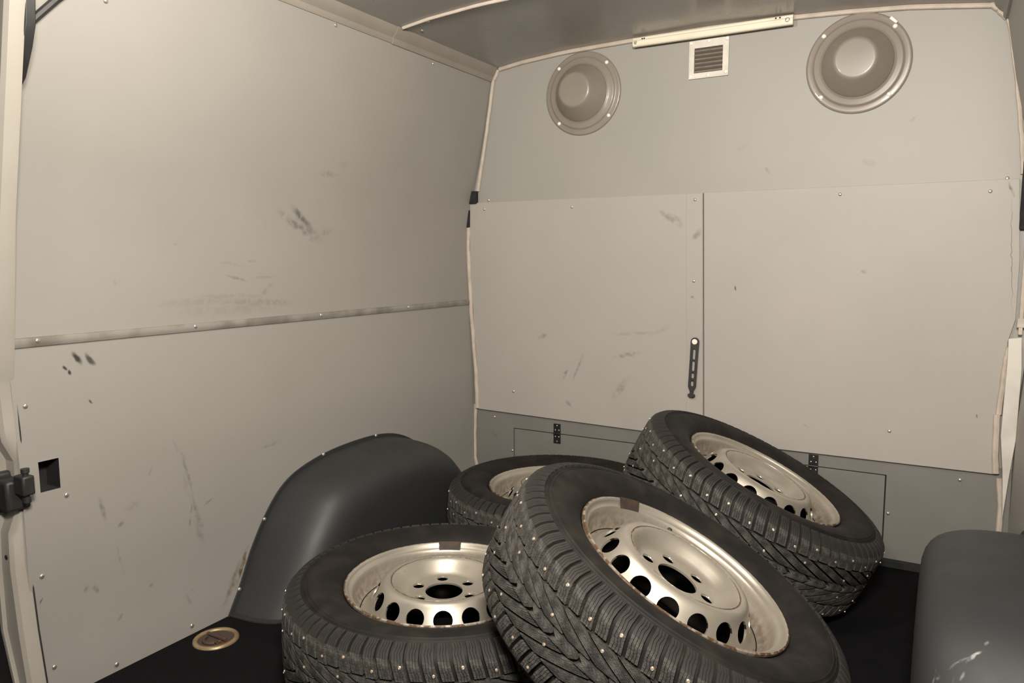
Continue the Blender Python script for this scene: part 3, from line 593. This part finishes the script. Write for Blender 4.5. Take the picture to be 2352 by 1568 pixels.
rim_prof = [(.2165, .0835), (.2200, .0855), (.2222, .0900), (.2215, .0945), (.2185, .0962), (.2152, .0948), (.2128, .0905), (.2105, .0850), (.2060, .0835), (.2035, .0815), (.2020, .0765), (.1998, .0700), (.1988, .0570), (.1955, .0535), (.1945, .0490), (.1920, .0440), (.1875, .0380), (.1850, .0300), (.1830, -.020), (.1870, -.032), (.1975, -.046), (.1990, -.072), (.2040, -.082), (.2120, -.0915), (.2195, -.0930), (.2205, -.0885), (.2165, -.0835),
            (.2050, -.074), (.2020, -.046), (.1905, -.028), (.1865, -.018), (.1890, .032), (.1960, .046), (.2020, .056), (.2030, .074)]
rim_me = MB().lathe(rim_prof, 112, 'z', closed=True).mesh('rim', 50); rim_me.materials.append(rim_m); rim_me.materials.append(grime_shade_m)
for p in rim_me.polygons:
    if p.center.z < .034: p.material_index = 1
dprof = [(.042, .0675), (.078, .0675), (.0845, .0690), (.092, .0760), (.101, .0865), (.109, .0945), (.1155, .0985), (.1165, .0987), (.1170, .0978), (.1187, .0978), (.1192, .0991), (.124, .1000), (.129, .0997), (.1345, .0972), (.140, .0915), (.146, .0830), (.153, .0718), (.160, .0600), (.166, .0500), (.172, .0430), (.180, .0385), (.1855, .0370)]
def offset(pr, d):
    out = []
    for i, (r, z) in enumerate(pr):
        a = pr[max(i-1, 0)]; b = pr[min(i+1, len(pr)-1)]; tx, tz = b[0]-a[0], b[1]-a[1]; l = math.hypot(tx, tz)
        out.append((r-d*(-tz)/l, z-d*tx/l))
    return out
simple = [p for i, p in enumerate(dprof) if i not in (7, 8, 9)]
back = offset(simple, .0042)
disc_src = MB().lathe(dprof+back[::-1], 120, 'z', closed=True).mesh('wheel_disc', 0)
cut = MB()
def cyl(org, axis, r, l0, l1, n=22):
    q = Vector(axis).to_track_quat('Z', 'Y').to_matrix(); V = []
    for l in (l0, l1):
        for k in range(n):
            a = 2*PI*(k+.5)/n; V.append(q @ Vector((r*math.cos(a), r*math.sin(a), l))+Vector(org))
    cut.add(V, [tuple(range(n))[::-1], tuple(range(n, 2*n))]+[(k, (k+1) % n, n+(k+1) % n, n+k) for k in range(n)])
for i in range(16):
    a = math.radians(3.7+22.5*i); c, s = math.cos(a), math.sin(a)
    cyl((.1525*c, .1525*s, .0725), (.86*c, .86*s, .51), .0203, -.016, .020, 28)
for i in range(6):
    a = math.radians(60*i); cyl((.065*math.cos(a), .065*math.sin(a), .0675), (0, 0, 1), .0130, -.012, .012, 24)
cut_me = cut.mesh('cutter', 0)
to = bpy.data.objects.new('tmp_disc', disc_src); C.objects.link(to); tc_ = bpy.data.objects.new('tmp_cut', cut_me); C.objects.link(tc_)
bo = to.modifiers.new('b', 'BOOLEAN'); bo.operation = 'DIFFERENCE'; bo.object = tc_; bo.solver = 'EXACT'
dg = bpy.context.evaluated_depsgraph_get(); disc_me = bpy.data.meshes.new_from_object(to.evaluated_get(dg))
bpy.data.objects.remove(to); bpy.data.objects.remove(tc_)
disc_me.name = 'wheel_disc'; disc_me.materials.clear(); disc_me.materials.append(rim_m); disc_me.materials.append(grime_shade_m)
for p in disc_me.polygons:
    rr = math.hypot(p.center.x, p.center.y); out = (p.normal.x*p.center.x+p.normal.y*p.center.y)/rr
    p.material_index = 1 if (p.normal.z < -.05 and not (rr > .12 and out > .2)) else 0
disc_me.shade_smooth(); disc_me.set_sharp_from_angle(angle=math.radians(38))
lug_me = MB().lathe([(.0128, .0640), (.0132, .0668), (.0144, .0680), (.0154, .0680), (.0164, .0674)], 16, 'z', (.065, 0, 0)).mesh('lug_seat', 50); lug_me.materials.append(rim_m)
wt = MB(); seg = 8
for k in range(seg+1):
    a = math.radians(-7.5+15*k/seg)
    for r, z in ((.2030, .0800), (.2180, .0962), (.2205, .0962), (.2215, .0905), (.2160, .0925), (.2060, .0835)):
        wt.v.append((r*math.cos(a)-.0012*math.cos(a), r*math.sin(a)-.0012*math.sin(a), z+.0016))
for k in range(seg):
    for q in range(6): wt.f.append((6*k+q, 6*k+6+q, 6*k+6+(q+1) % 6, 6*k+(q+1) % 6))
wt.f += [tuple(range(6)), tuple(6*seg+q for q in range(5, -1, -1))]
weight_me = wt.mesh('balance_weight', 40); weight_me.materials.append(weight_m)
valve_me = MB().tube([(.1925, 0, .044), (.1880, 0, .056), (.1830, 0, .072)], .0048, 10).lathe([(.0055, .070), (.0055, .081), (.0045, .083), (.0003, .083)], 10, 'z', (.1825, 0, 0), cap1=True).mesh('valve_stem', 40); valve_me.materials.append(black_m)

def wheel(cx, cy, tilt, az, spin, label, weight=None, valve=None):
    n = Vector((math.sin(tilt)*math.cos(az), math.sin(tilt)*math.sin(az), math.cos(tilt)))
    sr = .035; at = abs(tilt); zc = (RB+.008-sr)*math.sin(at)+(HW-sr)*math.cos(at)+sr+FL
    c = Vector((cx, cy, zc)); e1 = Vector((0, 1, 0)).cross(n).normalized(); e2 = n.cross(e1)
    base = c-n*HW
    t = empty('wheel'); M3 = Matrix((e1, e2, n)).transposed() @ Matrix.Rotation(spin, 3, 'Z')
    t.matrix_world = Matrix.Translation(base) @ M3.to_4x4()
    tag(t, label, 'wheel', 'studded winter wheels')
    off = (0, 0, HW)
    tire = link('tire', tire_me, None, t); tire.location = off
    for nm, me in (('rim', rim_me), ('wheel_disc', disc_me)):
        o = link(nm, me, None, t); o.location = off
    for i in range(6):
        o = link('lug_seat', lug_me, None, t); o.location = off; o.rotation_euler.z = i*PI/3
    if weight is not None:
        o = link('balance_weight', weight_me, None, t); o.location = off; o.rotation_euler.z = math.radians(weight)-spin
    if valve is not None:
        o = link('valve_stem', valve_me, None, t); o.location = off; o.rotation_euler.z = math.radians(valve)-spin
    def ring(me, ang, name='tread_block'):
        o = bpy.data.objects.new(name, me); C.objects.link(o); o.parent = tire; o.rotation_euler.z = ang
    for i in range(NS):
        for sd in (1, -1):
            ph = (0 if sd > 0 else .5)
            ring(BLK['sh' if i % 2 else 'sh2', sd], 2*PI*(i+ph)/NS)
            if i % 2 == 0:
                ring(BLK['mid', sd], 2*PI*(i+ph+.4)/NS)
                ring(STUD['a' if i % 4 else 'b', sd], 2*PI*(i+ph+(.06 if i % 4 else -.10))/NS, 'stud')
                if i % 4 == 0: ring(STUD['c' if i % 8 else 'd', sd], 2*PI*(i+ph+.1+(.0 if i % 8 else -.6))/NS, 'stud')
        if i % 2 == 0: ring(BLK['cen', 1], 2*PI*(i+1.35)/NS)
    return t
wheel(-.954, 1.345, .012, 0.0, math.radians(8), 'studded wheel lying flat before the grey wheel arch cover, weight clipped to its rim', 121, 20)
wheel(-.459, 1.378, .494, .223, math.radians(5), 'dusty studded wheel tilted on the flat wheel that has a clipped rim weight', 145, 115)
wheel(-1.052, 2.118, .012, .8, math.radians(8), 'studded wheel lying flat in the bulkhead corner under two tilted wheels', None, -20)
wheel(-.459, 2.126, .456, .167, math.radians(40), 'dark studded wheel tilted in front of the hatch flap and board seam', None, -120)
